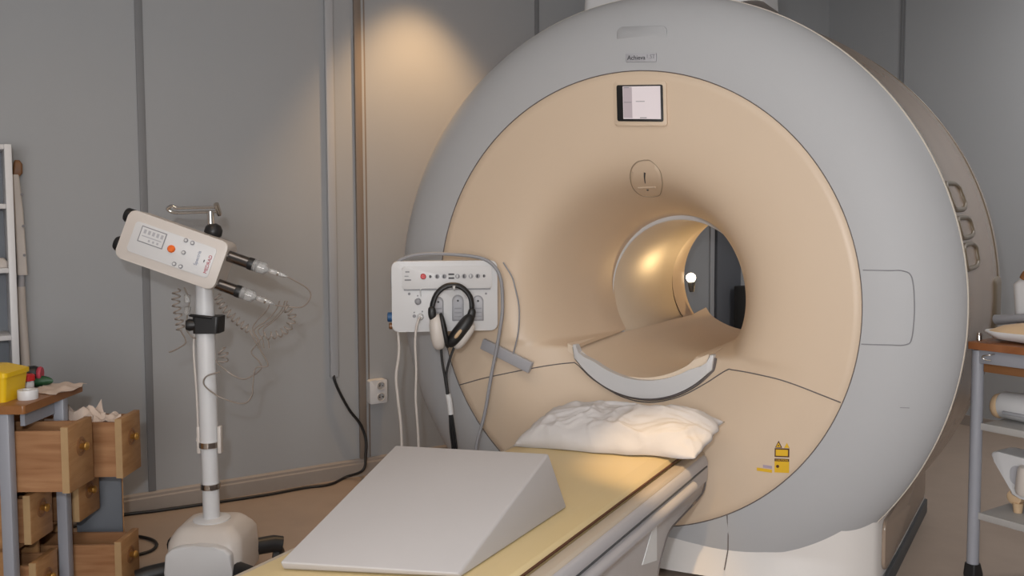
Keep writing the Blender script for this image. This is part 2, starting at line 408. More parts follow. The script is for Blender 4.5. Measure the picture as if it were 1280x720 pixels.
# hatch on the right of the ring
hp = spline([(.789, 0, 1.047), (.858, 0, 1.047), (.900, 0, 1.046), (.923, 0, 1.025), (.931, 0, .938), (.926, 0, .85), (.910, 0, .828), (.863, 0, .825), (.789, 0, .823)], 6)
obj('hatch_joint', tube([(p.x, ring_y(math.hypot(p.x, p.z-H))-.0002, p.z) for p in hp], .0018, 6), M['printl'], mri, 60)
obj('joint_mark', tube([(x, ring_y(math.hypot(x, .637-H)), .637) for x in (.897, .905, .913, .922)], .0012, 6), M['printl'], mri, 60)
# ladder of reflections on the glossy side, drawn as raised darker outlines
for a0, a1 in ((68.5, 73.2), (74.6, 78.0), (79.2, 83.2)):
    bm = bmesh.new(); rows = []; n = 10
    def sp(u, v, dr):
        a = R(a0+(a1-a0)*v); y = .15+.25*u; r = mono(SIDE, y)+dr
        return (r*math.sin(a), y, H+r*math.cos(a))
    out = [sp(u, v, .0005) for u, v in rrect(0, 0, 1, 1, .28, 6)]
    obj('reflection_outline', tube(out, .0075, 8, closed=True), M['side2'], mri, 60, label='darker outline of a reflection on the glossy side')
bm = B((1.02, .66, .80), (1.106, .92, 1.0)); obj('side_brown_block', bm, M['side2'], mri, 40, .030, 4, label='brown rounded block at the right rear')  # brown rounded block on the right rear of the barrel
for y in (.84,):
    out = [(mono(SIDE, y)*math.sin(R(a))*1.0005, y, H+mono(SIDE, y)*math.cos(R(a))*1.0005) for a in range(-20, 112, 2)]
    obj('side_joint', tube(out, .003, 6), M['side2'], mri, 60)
# display
def shear(o, k, kx=0):
    pts = [v.co for v in o.data.vertices]; c0 = sum((p.x for p in pts))/len(pts); z0 = sum((p.z for p in pts))/len(pts)
    for q in [o]+list(o.children):
        for v in q.data.vertices:
            x, z = v.co.x, v.co.z; v.co.z = z+k*(x-c0); v.co.x = x+kx*(z-z0)
sc = obj('display_bezel', prism(rrect(-.034, 1.521, .161, 1.670, .012), 'y', -.006, .01), M['cream'], mri, 40, .002)
obj('screen_frame', prism(rrect(-.020, 1.535, .149, 1.658, .006), 'y', -.009, .0), M['black'], sc, 40, .001)
obj('screen', B((.004, -.0105, 1.543), (.141, -.007, 1.653)), M['screen'], sc, 0, label='lit white screen')
obj('screen_sidebar', B((.006, -.0112, 1.546), (.038, -.0102, 1.651)), M['screeng'], sc, 0)
for a, b in (((.008, -.0118, 1.6475), (.028, -.0110, 1.650)), ((.008, -.0118, 1.598), (.036, -.0110, 1.600)), ((.052, -.0112, 1.601), (.084, -.0104, 1.603)), ((.066, -.0112, 1.546), (.09, -.0104, 1.5485))): obj('screen_line', B(a, b), M['printl'], sc, 0)
# oval port below the display
def fy(p): return face_y(p[0], p[1])
ov = [(.0664, 1.4062), (.0893, 1.4031), (.1089, 1.3851), (.1187, 1.3667), (.1166, 1.3438), (.1040, 1.3200), (.0720, 1.2975), (.0421, 1.2875), (-.0050, 1.2868), (-.0220, 1.2935), (-.0240, 1.3117), (-.0128, 1.3374), (.0029, 1.3683), (.0195, 1.3887), (.0412, 1.402)]
op = xz_spline(ov + [ov[0]], 6)[:-1]
bm = bmesh.new(); cx0, cz0 = .0544, 1.3461; prev = [bm.verts.new((cx0, face_y(cx0, cz0)-.002, cz0))]*len(op)
for f in (.25, .5, .75, .95, 1.0):
    ring = [bm.verts.new((cx0+(x-cx0)*f, face_y(cx0+(x-cx0)*f, cz0+(z-cz0)*f)-(.002 if f < 1 else -.002), cz0+(z-cz0)*f)) for x, z in op]
    for k in range(len(op)):
        a, b = k, (k+1) % len(op)
        if f == .25: bm.faces.new((prev[0], ring[a], ring[b]))
        else: bm.faces.new((prev[a], prev[b], ring[b], ring[a]))
    prev = ring
po = obj('round_cover', bm, M['cream'], mri, 60)
obj('cover_joint', tube([(x, face_y(x, z)-.001, z) for x, z in op], .0016, 6, closed=True), M['joint2'], po, 60)
obj('slot', tube([(.0575-.0182*t, face_y(.0575-.0182*t, 1.3651-.0344*t)-.0015, 1.3651-.0344*t) for t in (0, .3, .6, 1)], lambda t: .0036-.002*t, 8), M['print'], po, 60, label='short dark slot')
obj('lip', tube([(x, face_y(x, 1.3175)-.001, 1.3175) for x in (-.001, .02, .045, .072)], .004, 8), M['cream'], po, 60)
obj('pin_hole', cyl((.028, face_y(.028, 1.309)-.003, 1.309), (.028, face_y(.028, 1.309), 1.309), .004, 12), M['print'], po, 40)
# name badge
bd = obj('name_badge', prism(rrect(.010, 1.736, .122, 1.764, .003), 'y', -.004, .002), M['midgray'], mri, 40, .0008, label='small gray name badge')
text('lettering', 'Achieva', .021, M['print'], bd, Matrix.Translation((.050, -.0045, 1.749)) @ FRONT)
text('lettering', '1.5T', .018, M['printl'], bd, Matrix.Translation((.102, -.0045, 1.752)) @ FRONT)
shear(obj('washed_out_nameplate', prism(rrect(-.03, 1.802, .152, 1.858, .02), 'y', .0125, .0185), M['plate'], mri, 60, .001, label='plain pale gray plate with no readable letters'), -.09)
# warning stickers
ws_ = obj('warning_sticker', prism(rrect(.533, .395, .579, .4335, .001), 'y', -.0012, .002), M['label_y'], mri, 0, label='yellow warning sticker with brown print')
def quad(x0, z0, x1, z1, m, nm, y=-.0018, p=ws_): return obj(nm, B((x0, y, z0), (x1, y+.0008, z1)), m, p, 0)
quad(.533, .4315, .579, .440, M['label_b'], 'caution_bar')
quad(.533, .4455, .579, .4735, M['label_b'], 'sign_border', -.0014)
quad(.537, .4495, .575, .4695, M['label_y'], 'sign_field', -.0024)
text('lettering', 'CAUTION', .0085, M['label_y'], ws_, Matrix.Translation((.556, -.0020, .4355)) @ FRONT)
obj('hand_dot', cyl((.543, -.0022, .415), (.543, -.001, .415), .005, 16), M['label_b'], ws_, 0)
for cx, s, mm in ((.545, .022, 'label_b'), (.571, .016, 'label_y')):
    z0 = .4755
    obj('warning_triangle', prism([(cx-s/2, z0), (cx+s/2, z0), (cx, z0+s)], 'y', -.0016, .001), M['label_b'] if mm == 'label_b' else M['label_y'], ws_, 0)
    if mm == 'label_b':
        obj('triangle_field', prism([(cx-s*.34, z0+s*.10), (cx+s*.34, z0+s*.10), (cx, z0+s*.76)], 'y', -.0022, .0), M['label_y'], ws_, 0)
        obj('triangle_dot', cyl((cx, -.0028, z0+s*.33), (cx, -.001, z0+s*.33), .0025, 10), M['label_b'], ws_, 0)
obj('small_yellow_label', B((.476, -.0012, .390), (.525, .002, .400)), M['label_y'], mri, 0, label='narrow yellow label')
obj('small_lilac_label', B((.496, -.0012, .403), (.525, .002, .412)), M['label_l'], mri, 0, label='small lilac label')
shear(sc, -.072, -.03); shear(bd, -.085); shear(ws_, .10)
# gray bar stuck across the lower left of the face
bar = hexa([Vector(p) for p in ((-.592, -.016, .712), (-.378, -.016, .636), (-.378, .002, .636), (-.592, .002, .712), (-.577, -.016, .752), (-.360, -.016, .676), (-.360, .002, .676), (-.577, .002, .752))])
obj('gray_bar', bar, M['midgray'], mri, 30, .003, label='short gray bar slanting across the lower left of the face')
# bore lamp
bl = obj('rear_lamp_holder', lathe([(0, .012), (.03, .018), (.045, .02), (.06, .012)], (-.37, 1.655, .825), (0, -.15, 1), 16), M['dark'], mri, 40)
obj('rear_lamp_bulb', lathe([(0, .012), (.01, .021), (.022, .026), (.036, .024), (.046, .014), (.05, .003)], (-.371, 1.647, .875), (0, -.15, 1), 16), M['bulb'], bl, 60, label='small glowing bulb behind the bore')
# control box at the left of the ring
CBO = at(-.2485, 3.285); CBR = R(39)
CBM = Matrix.Translation(CBO) @ Matrix.Rotation(CBR, 4, 'Z')
def cx(u): return (u-556)*.00296
def cz(v): return 1.0-(v-345)*.0030
cb = obj('control_box', prism(rrect(cx(490), cz(414), cx(622), cz(327), .022), 'y', 0, .05), M['white'], mri, 40, .009, 3, label='white control box with buttons at the left of the ring')
cb.location = CBO; cb.rotation_euler = (0, 0, CBR)
obj('mount_arm', B((-.10, .045, .86), (-.02, .20, .98)), M['midgray'], cb, 30, .006)
obj('button_panel', prism(rrect(cx(502.5), cz(361), cx(615), cz(333.5), .012), 'y', -.012, .005), M['white'], cb, 40, .004)
obj('panel_shadow_gap', B((cx(505), -.0035, cz(363)), (cx(613), .002, cz(361))), M['gray'], cb, 0)
obj('stop_button', lathe([(0, .0105), (.006, .0105), (.009, .008)], (cx(529), -.011, cz(345.5)), (0, -1, 0), 20), M['red'], cb, 40, label='red button')
for k, u in enumerate((538, 546.3, 555, 571.7, 580, 588.3, 597, 605)):
    small = k in (0, 7); r_ = .005 if small else .0085
    obj('button', lathe([(0, r_), (.003, r_), (.004, r_*.75)], (cx(u), -.011, cz(345.8)), (0, -1, 0), 18), M['printl'] if small else M['gray'], cb, 40)
    obj('button_mark', B((cx(u)-.004, -.0158, cz(347.5)), (cx(u)+.0005, -.0145, cz(344))), M['white'] if k in (3, 5) else M['print'], cb, 0)
for v in (343.3, 348): obj('readout_window', B((cx(560.3), -.0135, cz(v+1)), (cx(567.5), -.011, cz(v-1))), M['print'], cb, 0)
for u0, u1, v0, v1 in ((507, 512, 339, 340.5), (506, 511, 344.5, 345.3), (506, 514, 348.8, 350.6)): obj('printed_mark', B((cx(u0), -.0128, cz(v1)), (cx(u1), -.011, cz(v0))), M['printl'], cb, 0)
def keyslot(u0, v0, u1, v1):
    x0, x1, z1, z0 = cx(u0), cx(u1), cz(v0), cz(v1)
    c = (x0+x1)/2; r = (x1-x0)/2; p = [(x0, z0), (x1, z0)] + [(c+r*math.cos(R(a)), z1-r+r*math.sin(R(a))) for a in range(0, 181, 20)]
    q = [(c+(x-c)*.82, (z-(z0+z1)/2)*.90+(z0+z1)/2) for x, z in p]
    obj('socket_frame', prism(p, 'y', -.004, .002), M['gray'], cb, 40, .0012)
    obj('socket_plate', prism(q, 'y', -.006, .0), M['midgray'], cb, 40, .001)
    for k in range(3): obj('socket_slot', B((c-r*.6, -.0072, z0+.014+.015*k), (c+r*.6, -.0055, z0+.019+.015*k)), M['gray'], cb, 0)
    obj('socket_dot', cyl((c, -.0072, z1-r), (c, -.0055, z1-r), .004, 10), M['print'], cb, 0)
keyslot(541, 371, 554, 401); keyslot(564.7, 369, 579.2, 401.3); keyslot(590.3, 370, 604.2, 401.6)
obj('rotary_switch', lathe([(0, .0125), (.004, .0125), (.005, .010), (.010, .009), (.011, .007)], (cx(522.3), .001, cz(376.5)), (0, -1, 0), 20), M['gray'], cb, 40)
for u, v, r_ in ((511.5, 367, .005), (517.5, 394.5, .0065), (607.5, 368, .004), (522, 369.5, .003), (517.5, 390, .003), (527.5, 389, .003)):
    obj('panel_dot', cyl((cx(u), -.002, cz(v)), (cx(u), .002, cz(v)), r_, 12), M['printl'], cb, 0)
obj('cable_plug', lathe([(0, .012), (.018, .012), (.026, .008)], (cx(525), .001, cz(395)), (0, -1, 0), 16), M['white'], cb, 40)
obj('headphone_hook', tube(spline([(cx(566), -.010, cz(360)), (cx(566), -.062, cz(360)), (cx(566), -.068, cz(356))], 6), .005, 10), M['white'], cb, 60)
obj('wire_clip', tube(spline([(cx(526), -.002, cz(370)), (cx(525.5), -.012, cz(362)), (cx(530), -.013, cz(360)), (cx(545), -.013, cz(360))], 6), .0022, 8), M['white'], cb, 60)
obj('wire_clip', tube(spline([(cx(555), -.013, cz(359)), (cx(573), -.013, cz(359)), (cx(577), -.012, cz(363)), (cx(583), -.004, cz(373))], 6), .0026, 8), M['white'], cb, 60)
obj('blue_connector', lathe([(0, .018), (.016, .018), (.018, .014)], (cx(490), .025, cz(396)), (-1, 0, 0), 16), M['blue'], cb, 40, label='blue connector on the side')
obj('brown_cap', lathe([(0, .012), (.010, .012), (.012, .008)], (cx(490), .02, cz(407)), (-1, 0, 0), 16), M['copper'], cb, 40)

# ------------------------------------------------------------------ cables and headphones at the box
def cbw(pts): return [CBM @ Vector(p) for p in pts]
hose = cbw([(cx(491), .035, cz(362)), (cx(491), .035, cz(345)), (cx(495), .030, cz(331)), (cx(508), .02, cz(322.5)), (cx(530), .012, cz(318.5)), (cx(565), .008, cz(319)), (cx(600), .002, cz(323.5)), (cx(617), -.004, cz(333)), (cx(626), -.008, cz(350)), (cx(628), -.010, cz(380))]) + [Vector((-.468, -.052, .84)), Vector((-.482, -.060, .745)), Vector((-.503, -.07, .63)), Vector((-.522, -.09, .48)), Vector((-.54, -.12, .362)), Vector((-.55, -.14, .2)), Vector((-.54, -.2, .02))]
tag(obj('gray_hose', tube(spline(hose), .0065, 10), M['gray'], None, 60), 'thick gray hose looping over the top of the control box and down its right side', 'hose')
thin = [(-.485, -.012, 1.045), (-.45, -.010, .995), (-.435, -.010, .953), (-.418, -.010, .88), (-.420, -.012, .791), (-.437, -.014, .72), (-.447, -.012, .694)]
tag(obj('thin_gray_line', tube(spline(thin), .0028, 8), M['gray'], None, 60), 'thin gray line running from the control box to the slanting gray bar', 'cable')  # thin gray line down the face to the gray bar
w1 = cbw([(cx(525), -.026, cz(395)), (cx(522), -.036, cz(399)), (cx(519), -.036, cz(412)), (cx(518), -.036, cz(430)), (cx(519), -.034, cz(460)), (cx(518), -.032, cz(495)), (cx(520), -.032, cz(530)), (cx(521), -.034, cz(560)), (cx(522), -.034, cz(610)), (cx(524), -.06, .01)])
tag(obj('plugged_cable', tube(spline(w1), .0045, 8), M['offw'], None, 60), 'white cable plugged into the front of the control box, left of the headphones', 'cable')
w2 = cbw([(cx(497), .025, cz(413)), (cx(498), .025, cz(440)), (cx(494), .025, cz(470)), (cx(496), .025, cz(500)), (cx(499), .025, cz(530)), (cx(500), .025, cz(560)), (cx(500), .02, cz(620)), (cx(502), -.03, .01)])
tag(obj('hanging_cable', tube(spline(w2), .0055, 8), M['offw'], None, 60), 'off-white cable hanging along the left edge of the scanner, outermost of the hanging cables', 'cable')
hp_ = thing('headphones', 'black and white headphones hanging on the front of the control box', 'headphones', CBO, CBR)
HY = -.058
def hl(px_, dy=0): return [(cx(u), HY+dy, cz(v)) for u, v in px_]
obj('headband', tube(spline(hl([(538.5, 386), (540.5, 376), (545, 366), (554, 358), (565, 355.5), (576, 358.5), (585, 368), (588, 379), (587.5, 389)]), 8), .0085, 10, flat=1.3), M['black'], hp_, 60)
def cup(u, v, ang, hw, hh, sy, dy, m, nm):
    bm = bmesh.new(); bmesh.ops.create_uvsphere(bm, u_segments=28, v_segments=18, radius=1)
    for vv in bm.verts:
        q = vv.co; e = 2.7; q *= (abs(q.x)**e+abs(q.y)**e+abs(q.z)**e)**(-1/e)
    bmesh.ops.transform(bm, matrix=Matrix.Translation((cx(u), HY+dy, cz(v))) @ Matrix.Rotation(R(ang), 4, 'Y') @ Matrix.Diagonal((hw*.00296, sy, hh*.0030, 1)), verts=bm.verts)
    return obj(nm, bm, m, hp_, 60)
cup(545.5, 412, -6, 9.5, 22, .034, 0, M['offw'], 'ear_cup')
cup(553.6, 410.5, -11, 3.8, 22, .032, -.004, M['black'], 'ear_cushion')
cup(539, 389, -4, 5.0, 8.5, .014, -.012, M['black'], 'cup_yoke')
cup(578.3, 418, 37, 7.0, 19, .030, .004, M['offw'], 'ear_cup')
cup(573.5, 410.5, 38, 8.0, 24.5, .034, -.008, M['black'], 'ear_cushion')
cup(587, 392, 12, 5.0, 9, .014, -.010, M['black'], 'cup_yoke')
cup(570, 413.5, 38, 2.4, 7, .010, -.036, M['creamp'], 'cushion_mesh')
for c in ([(549.5, 431), (551, 450), (554, 468), (557, 490)], [(566, 431), (561, 444), (556.5, 460), (556, 472), (558, 490)]): obj('cord', tube(spline(hl(c)), .0048, 8), M['black'], hp_, 60)
obj('cord_joint', tube(hl([(557.5, 489), (559.5, 499), (561, 514)]), .0105, 12), M['white'], hp_, 60, label='white sleeve where the cords join')
for dx in (-2.2, .3, 2.8):
    obj('cord', tube(spline(hl([(560.5+dx*.5, 512), (562.5+dx, 535), (565+dx, 560), (566+dx, 610)])+[(cx(567+dx*2), HY-.05, .02)]), .0042, 8), M['black'], hp_, 60)

# ------------------------------------------------------------------ patient table
TB = thing('patient_table', 'long cream and gray patient table with a yellow mattress docked under the scanner bore', 'patient table', (0, -.01, 0), R(3.4))
ZM = .452
def along(poly, y0, y1, name, m, bevel=0, lab=None, smooth=40): return obj(name, prism(poly, 'y', y0, y1), m, TB, smooth, bevel, label=lab)
mt = [(-.262, .418), (.255, .418), (.262, .424), (.262, .440), (.252, .450), (.20, .4525), (0, .451), (-.20, .4525), (-.252, .450), (-.262, .440)]
along(mt, -2.25, -.13, 'mattress', M['mattress'], .002, 'thin yellow vinyl mattress')
for s_ in (-1, 1): obj('mattress_groove', tube([(s_*.2645, -2.24, .4385), (s_*.2645, -.135, .4385)], .0032, 8), M['label_b'], TB, 60, label='dark groove line along the mattress edge')  # dark tube added to draw the groove beside the mattress
along([(-.305, .395), (.305, .395), (.305, .425), (.297, .432), (.270, .434), (.266, .420), (-.266, .420), (-.270, .434), (-.297, .432), (-.305, .425)], -2.28, -.02, 'top_frame', M['frame2'], .002, 'beige frame around the mattress')
for s in (1, -1):
    along([(s*.300, .340), (s*.318, .340), (s*.320, .400), (s*.314, .418), (s*.306, .424), (s*.300, .424)], -2.28, -.035, 'side_rail', M['rail'])
    along([(s*.3195, .389), (s*.3225, .389), (s*.3225, .394), (s*.3195, .394)], -2.28, -.05, 'rail_groove', M['dark'])
    obj('hand_rail', tube([(s*.322, -2.2, .366), (s*.322, -.22, .366), (s*.320, -.205, .366)], .017, 14, flat=1.0), M['rail'], TB, 50)
    sp = [(-.035, .40), (-.03, .345), (-.075, .305), (-.30, .293), (-.40, .285), (-.455, .25), (-.50, .20), (-.52, .13), (-.525, .02), (-2.15, .02), (-2.2, .40)]
    obj('side_panel', prism(sp, 'x', s*.285, s*.312), M['frame'], TB, 40, .004)
    obj('panel_edge', tube(spline([(s*.3125, y, z) for y, z in sp[1:9]], 4), .0032, 6), M['line'], TB, 60, label='dark lower edge of the side panel')
obj('end_panel', B((-.285, -.05, .30), (.285, -.03, .40)), M['frame'], TB, 30, .004)
obj('table_underbody', B((-.22, -2.0, .02), (.22, -.60, .40)), M['dark'], TB, 30, .01)
obj('screw', cyl((.3115, -.105, .350), (.3145, -.105, .350), .006, 12), M['dark'], TB, 40)
obj('triangular_mark', prism([(-.540, .352), (-.520, .350), (-.517, .235), (-.635, .262)], 'x', .3125, .3145), M['bright'], TB, 0, label='pale triangular patch on the side panel')  # thin bright patch set on the side panel
# pillow, leaning up against the scanner
from mathutils import noise
bm = bmesh.new(); NX, NY = 90, 54
A00, A10, A11, A01 = Vector((-.235, -.350, .453)), Vector((.350, -.222, .462)), Vector((.385, -.048, .548)), Vector((-.205, -.085, .520))
grid = {}
def fold(u, v):
    p = Vector((u*3.2, v*2.0, 1.7)); q = p + .5*Vector((noise.noise(p*1.3), noise.noise(p*1.3+Vector((5, 2, 1))), 0))
    a = 1-abs(noise.noise(q*1.5)); b = 1-abs(noise.noise(Vector((q.x*2.4+q.y*1.5, q.y*2.2-q.x, 4.2))))
    return .016*(a**3-.5)+.010*(b**4-.4)+.004*noise.noise(q*7)
def pil(u, v, side):
    base = (A00*(1-u)+A10*u)*(1-v)+(A01*(1-u)+A11*u)*v
    e = max(0, (1-abs(2*u-1)**5))**.5*max(0, (1-(2*v-1)**4))**.5
    th = (.082-.010*u-.030*max(0, (u-.80)/.2)**1.5)*e
    up = Vector((0, -.30, 1)).normalized()
    pinch = Vector((.014*noise.noise(Vector((3, v*5, 0))), .016*noise.noise(Vector((u*7, 9, 0))), .006*noise.noise(Vector((u*6, 2, v*4)))))*(1-e)
    if side: q = base+up*(th*.95+fold(u, v)*e)+pinch+Vector((0, .02*e, 0))
    else: q = base-up*(.012*e)+pinch
    q.z = max(q.z, .4535 if side else .453); return q
for side in (1, 0):
    for i in range(NX+1):
        for k in range(NY+1):
            if side == 0 and (i in (0, NX) or k in (0, NY)): grid[(0, i, k)] = grid[(1, i, k)]
            else: grid[(side, i, k)] = bm.verts.new(pil(i/NX, k/NY, side))
    for i in range(NX):
        for k in range(NY):
            bm.faces.new((grid[(side, i, k)], grid[(side, i+1, k)], grid[(side, i+1, k+1)], grid[(side, i, k+1)]))
tag(obj('pillow', bm, M['linen'], None, 180), 'crumpled white pillow at the scanner end of the patient table', 'pillow')
# wedge cushion
wz = .4535
wp = [(-.100, -1.50, wz), (.252, -1.335, wz), (.223, -.817, wz), (-.215, -.90, wz), (-.100, -1.51, wz+.020), (.252, -1.345, wz+.012), (.188, -.852, .600), (-.228, -.965, .592)]
tag(obj('wedge_cushion', hexa(wp), M['foam'], None, 30, .006, 3), 'pale gray foam wedge cushion lying on the yellow mattress', 'wedge cushion')

# ------------------------------------------------------------------ contrast injector stand (axes along the view: x right, y away)
IJ = thing('injector_stand', 'white contrast injector on a pole stand in front of the gray wall', 'injector stand', at(-1.0, 2.9), YAW)
obj('base_body', loft([(.045, .122, .13, .004, 0, .045), (.085, .124, .13, .004, 0, .045), (.168, .119, .120, .005, 0, .045), (.185, .112, .108, .004, 0, .045), (.202, .098, .094, .002, 0, .04), (.213, .085, .082, .002, 0, .035), (.217, .07, .068, .002, 0, .03)]), M['offw'], IJ, 50)
fp = [(-.100, .03), (.104, .03), (.110, .09), (.106, .150), (.085, .168), (.05, .176), (0, .179), (-.05, .176), (-.080, .168), (-.102, .150), (-.108, .09)]
obj('base_front_cover', prism(fp, 'y', -.147, -.115), M['white'], IJ, 40, .008, 3)
obj('base_mark', B((-.006, -.1485, .052), (.012, -.1465, .057)), M['txtred'], IJ, 0)
obj('base_collar', lathe([(0, .06), (.008, .06), (.012, .05)], (0, 0, .213), (0, 0, 1), 24), M['white'], IJ, 40)
for sx, sy in ((-1, -1), (1, -1), (-1, 1), (1, 1)):
    lg = obj('leg', tube([(sx*.09, sy*.09, .085), (sx*.165, sy*.14, .082), (sx*.190, sy*.15, .075)], .029, 12), M['black'], IJ, 50, label='black foot')
    obj('caster', lathe([(0, .024), (.006, .034), (.026, .034), (.032, .024)], (sx*.178-.016, sy*.150, .034), (1, 0, 0), 20), M['black'], lg, 50)
obj('pole', lathe([(0, .027), (.24, .027), (.242, .030), (.72, .030), (.75, .0275), (.90, .0275)], (-.001, 0, .217), (-.006, 0, 1), 24), M['white'], IJ, 50)
for z in (.330, .470): obj('collar_band', lathe([(-.010, .0285 if z < .4 else .033), (-.009, .032 if z < .4 else .034), (.009, .032 if z < .4 else .034), (.010, .0285)], (-.0015, 0, z), (0, 0, 1), 24), M['chrome'], IJ, 40, label='metal collar band')
obj('side_cord', tube(spline([(-.030, .0, .95), (-.045, 0, .80), (-.040, .0, .65), (-.038, 0, .52), (-.040, -.005, .48)]), .004, 8), M['offw'], IJ, 60)
for s in (-1, 1): obj('hose_clip', B((s*.034-.006, -.012, .44), (s*.034+.006, .012, .53)), M['offw'], IJ, 30, .003)
clp = obj('pole_clamp', loft([(.840, .042, .038, .006, 0, .012), (.895, .044, .038, .008, 0, .012)]), M['black'], IJ, 40, .003)
obj('clamp_knob', lathe([(0, .018), (.02, .02), (.03, .016)], (-.03, -.02, .868), (-1, -.3, 0), 16), M['black'], clp, 40)
obj('clamp_lever', tube([(-.045, -.03, .900), (.0, -.045, .897), (.03, -.04, .893)], .005, 8), M['black'], clp, 60)
# hook rail above
rl = obj('hook_post', cyl((.006, .05, 1.10), (.004, .05, 1.236), .0115, 16), M['chrome'], IJ, 50)
obj('hook_ball', lathe([(0, .01), (.012, .026), (.03, .030), (.046, .024), (.054, .012)], (.012, .05, 1.142), (0, 0, 1), 20), M['black'], IJ, 60)
bm = tube([(-.105, .05, 1.232), (.035, .05, 1.236)], .005, 8); tube([(-.105, .04, 1.248), (.035, .04, 1.250)], .005, 8, bm)
tube(spline([(-.105, .05, 1.232), (-.125, .05, 1.236), (-.135, .045, 1.246), (-.120, .04, 1.254), (-.105, .04, 1.248)], 5), .006, 8, bm); tube([(.03, .06, 1.226), (.03, .03, 1.26)], .009, 8, bm)
obj('hook_rail', bm, M['chrome'], IJ, 60)
# head
ANG = R(19.8)
HM = Matrix.Translation((-.088, -.02, 1.115)) @ Matrix.Rotation(ANG, 4, 'Y') @ Matrix.Rotation(R(-4), 4, 'X')
def headp(x, y, z): return HM @ Vector((x, y, z))
def hobj(nm, bm, m, parent, smooth=40, bevel=0, seg=2, lab=None):
    if bevel: bmesh.ops.bevel(bm, geom=list(bm.edges), offset=bevel, segments=seg, affect='EDGES', profile=.5, clamp_overlap=True)
    bmesh.ops.transform(bm, matrix=HM, verts=bm.verts)
    return obj(nm, bm, m, parent, smooth, label=lab)
hd = hobj('injector_head', prism(rrect(-.160, -.083, .172, .078, .022), 'y', -.050, .055), M['offw'], IJ, 40, .010, 3)
hobj('keypad_face', prism(rrect(-.128, -.052, .142, .048, .010), 'y', -.0525, -.045), M['white'], hd, 40, .0015)
dz = hobj('display_window', prism([(-.105, -.012), (-.022, -.012), (-.022, .040), (-.105, .040)], 'y', -.0536, -.05), M['printl'], hd, 0)
hobj('display_field', B((-.102, -.0542, -.009), (-.025, -.053, .037)), M['white'], hd, 0)
bm = bmesh.new()
for k in range(5): box(bm, (-.094+.014*k, -.0548, .018), (-.086+.014*k, -.0538, .031))
for k in range(3): box(bm, (-.072+.014*k, -.0548, -.004), (-.066+.014*k, -.0538, .003))
box(bm, (-.096, -.0548, .008), (-.032, -.0538, .011))
hobj('display_digits', bm, M['midgray'], hd, 0)
hobj('start_knob', lathe([(0, .012), (.006, .012), (.010, .008)], (.006, -.052, .000), (0, -1, 0), 18), M['orange'], hd, 40, lab='orange lit button')
for x, z in ((.040, .041), (.062, .040), (.046, .002), (.030, -.042), (.052, -.043)):
    hobj('key', lathe([(0, .0068), (.003, .0068), (.004, .005)], (x, -.052, z), (0, -1, 0), 16), M['printl'], hd, 40)
    hobj('key_cap', lathe([(0, .004), (.003, .004)], (x, -.0545, z), (0, -1, 0), 16), M['white'], hd, 40)
TX = FRONT @ Matrix.Rotation(R(90), 4, 'Z')
text('lettering', 'MEDRAD', .0150, M['txtred'], hd, HM @ Matrix.Translation((.131, -.0535, -.008)) @ TX)
text('lettering', 'Spectris', .0150, M['txtblue'], hd, HM @ Matrix.Translation((.093, -.0535, .0)) @ TX)
hobj('small_mark', B((.114, -.0536, -.006), (.117, -.0525, .002)), M['print'], hd, 0)
for z in (.052, -.045):
    hobj('end_knob', lathe([(0, .020), (.006, .024), (.026, .024), (.032, .020)], (-.156, 0, z), (-1, 0, 0), 20), M['black'], hd, 40, lab='black end knob')
    hobj('ram_rod', cyl((.15, -.015, z-.016), (.262 if z > 0 else .252, -.015, z-.016), .0185, 20), M['blackm'], hd, 50, lab='glossy black ram barrel')
hobj('head_underside', B((-.135, -.03, -.084), (.14, .05, -.064)), M['offw'], hd, 40, .008)
# syringes held by the head
SG = 'syringes on the injector head'
for k, (z, x0, w_) in enumerate(((.036, .240, 'upper of the two clear syringes held by the injector head'), (-.061, .232, 'lower of the two clear syringes held by the injector head'))):
    o = headp(x0, -.015, z); wo = IJ.matrix_basis @ o
    sy = thing('syringe', w_, 'syringe', at(-1.0, 2.9) + Matrix.Rotation(YAW, 3, 'Z') @ o, YAW, SG)
    def so(nm, bm, m, lab=None):
        bmesh.ops.transform(bm, matrix=HM.to_3x3().to_4x4(), verts=bm.verts); return obj(nm, bm, m, sy, 50, label=lab)
    so('collar', lathe([(0, .020), (.012, .021), (.020, .019)], (.0, 0, 0), (1, 0, 0), 20), M['black'])
    so('barrel', lathe([(.018, .0205), (.0565, .0205), (.0585, .0195), (.065, .010), (.068, .0075), (.074, .006)], (0, 0, 0), (1, 0, 0), 24), M['clear'])
    so('piston', lathe([(.02, .015), (.026, .016), (.03, .014)], (0, 0, 0), (1, 0, 0), 20), M['gray'])
    so('nozzle', lathe([(.070, .0075), (.076, .009), (.112, .0075), (.125, .005), (.130, .003)], (0, 0, 0), (1, 0, 0), 16), M['clear'])
    so('nozzle_ring', lathe([(.098, .0088), (.104, .0088)], (0, 0, 0), (1, 0, 0), 16), M['chrome'])
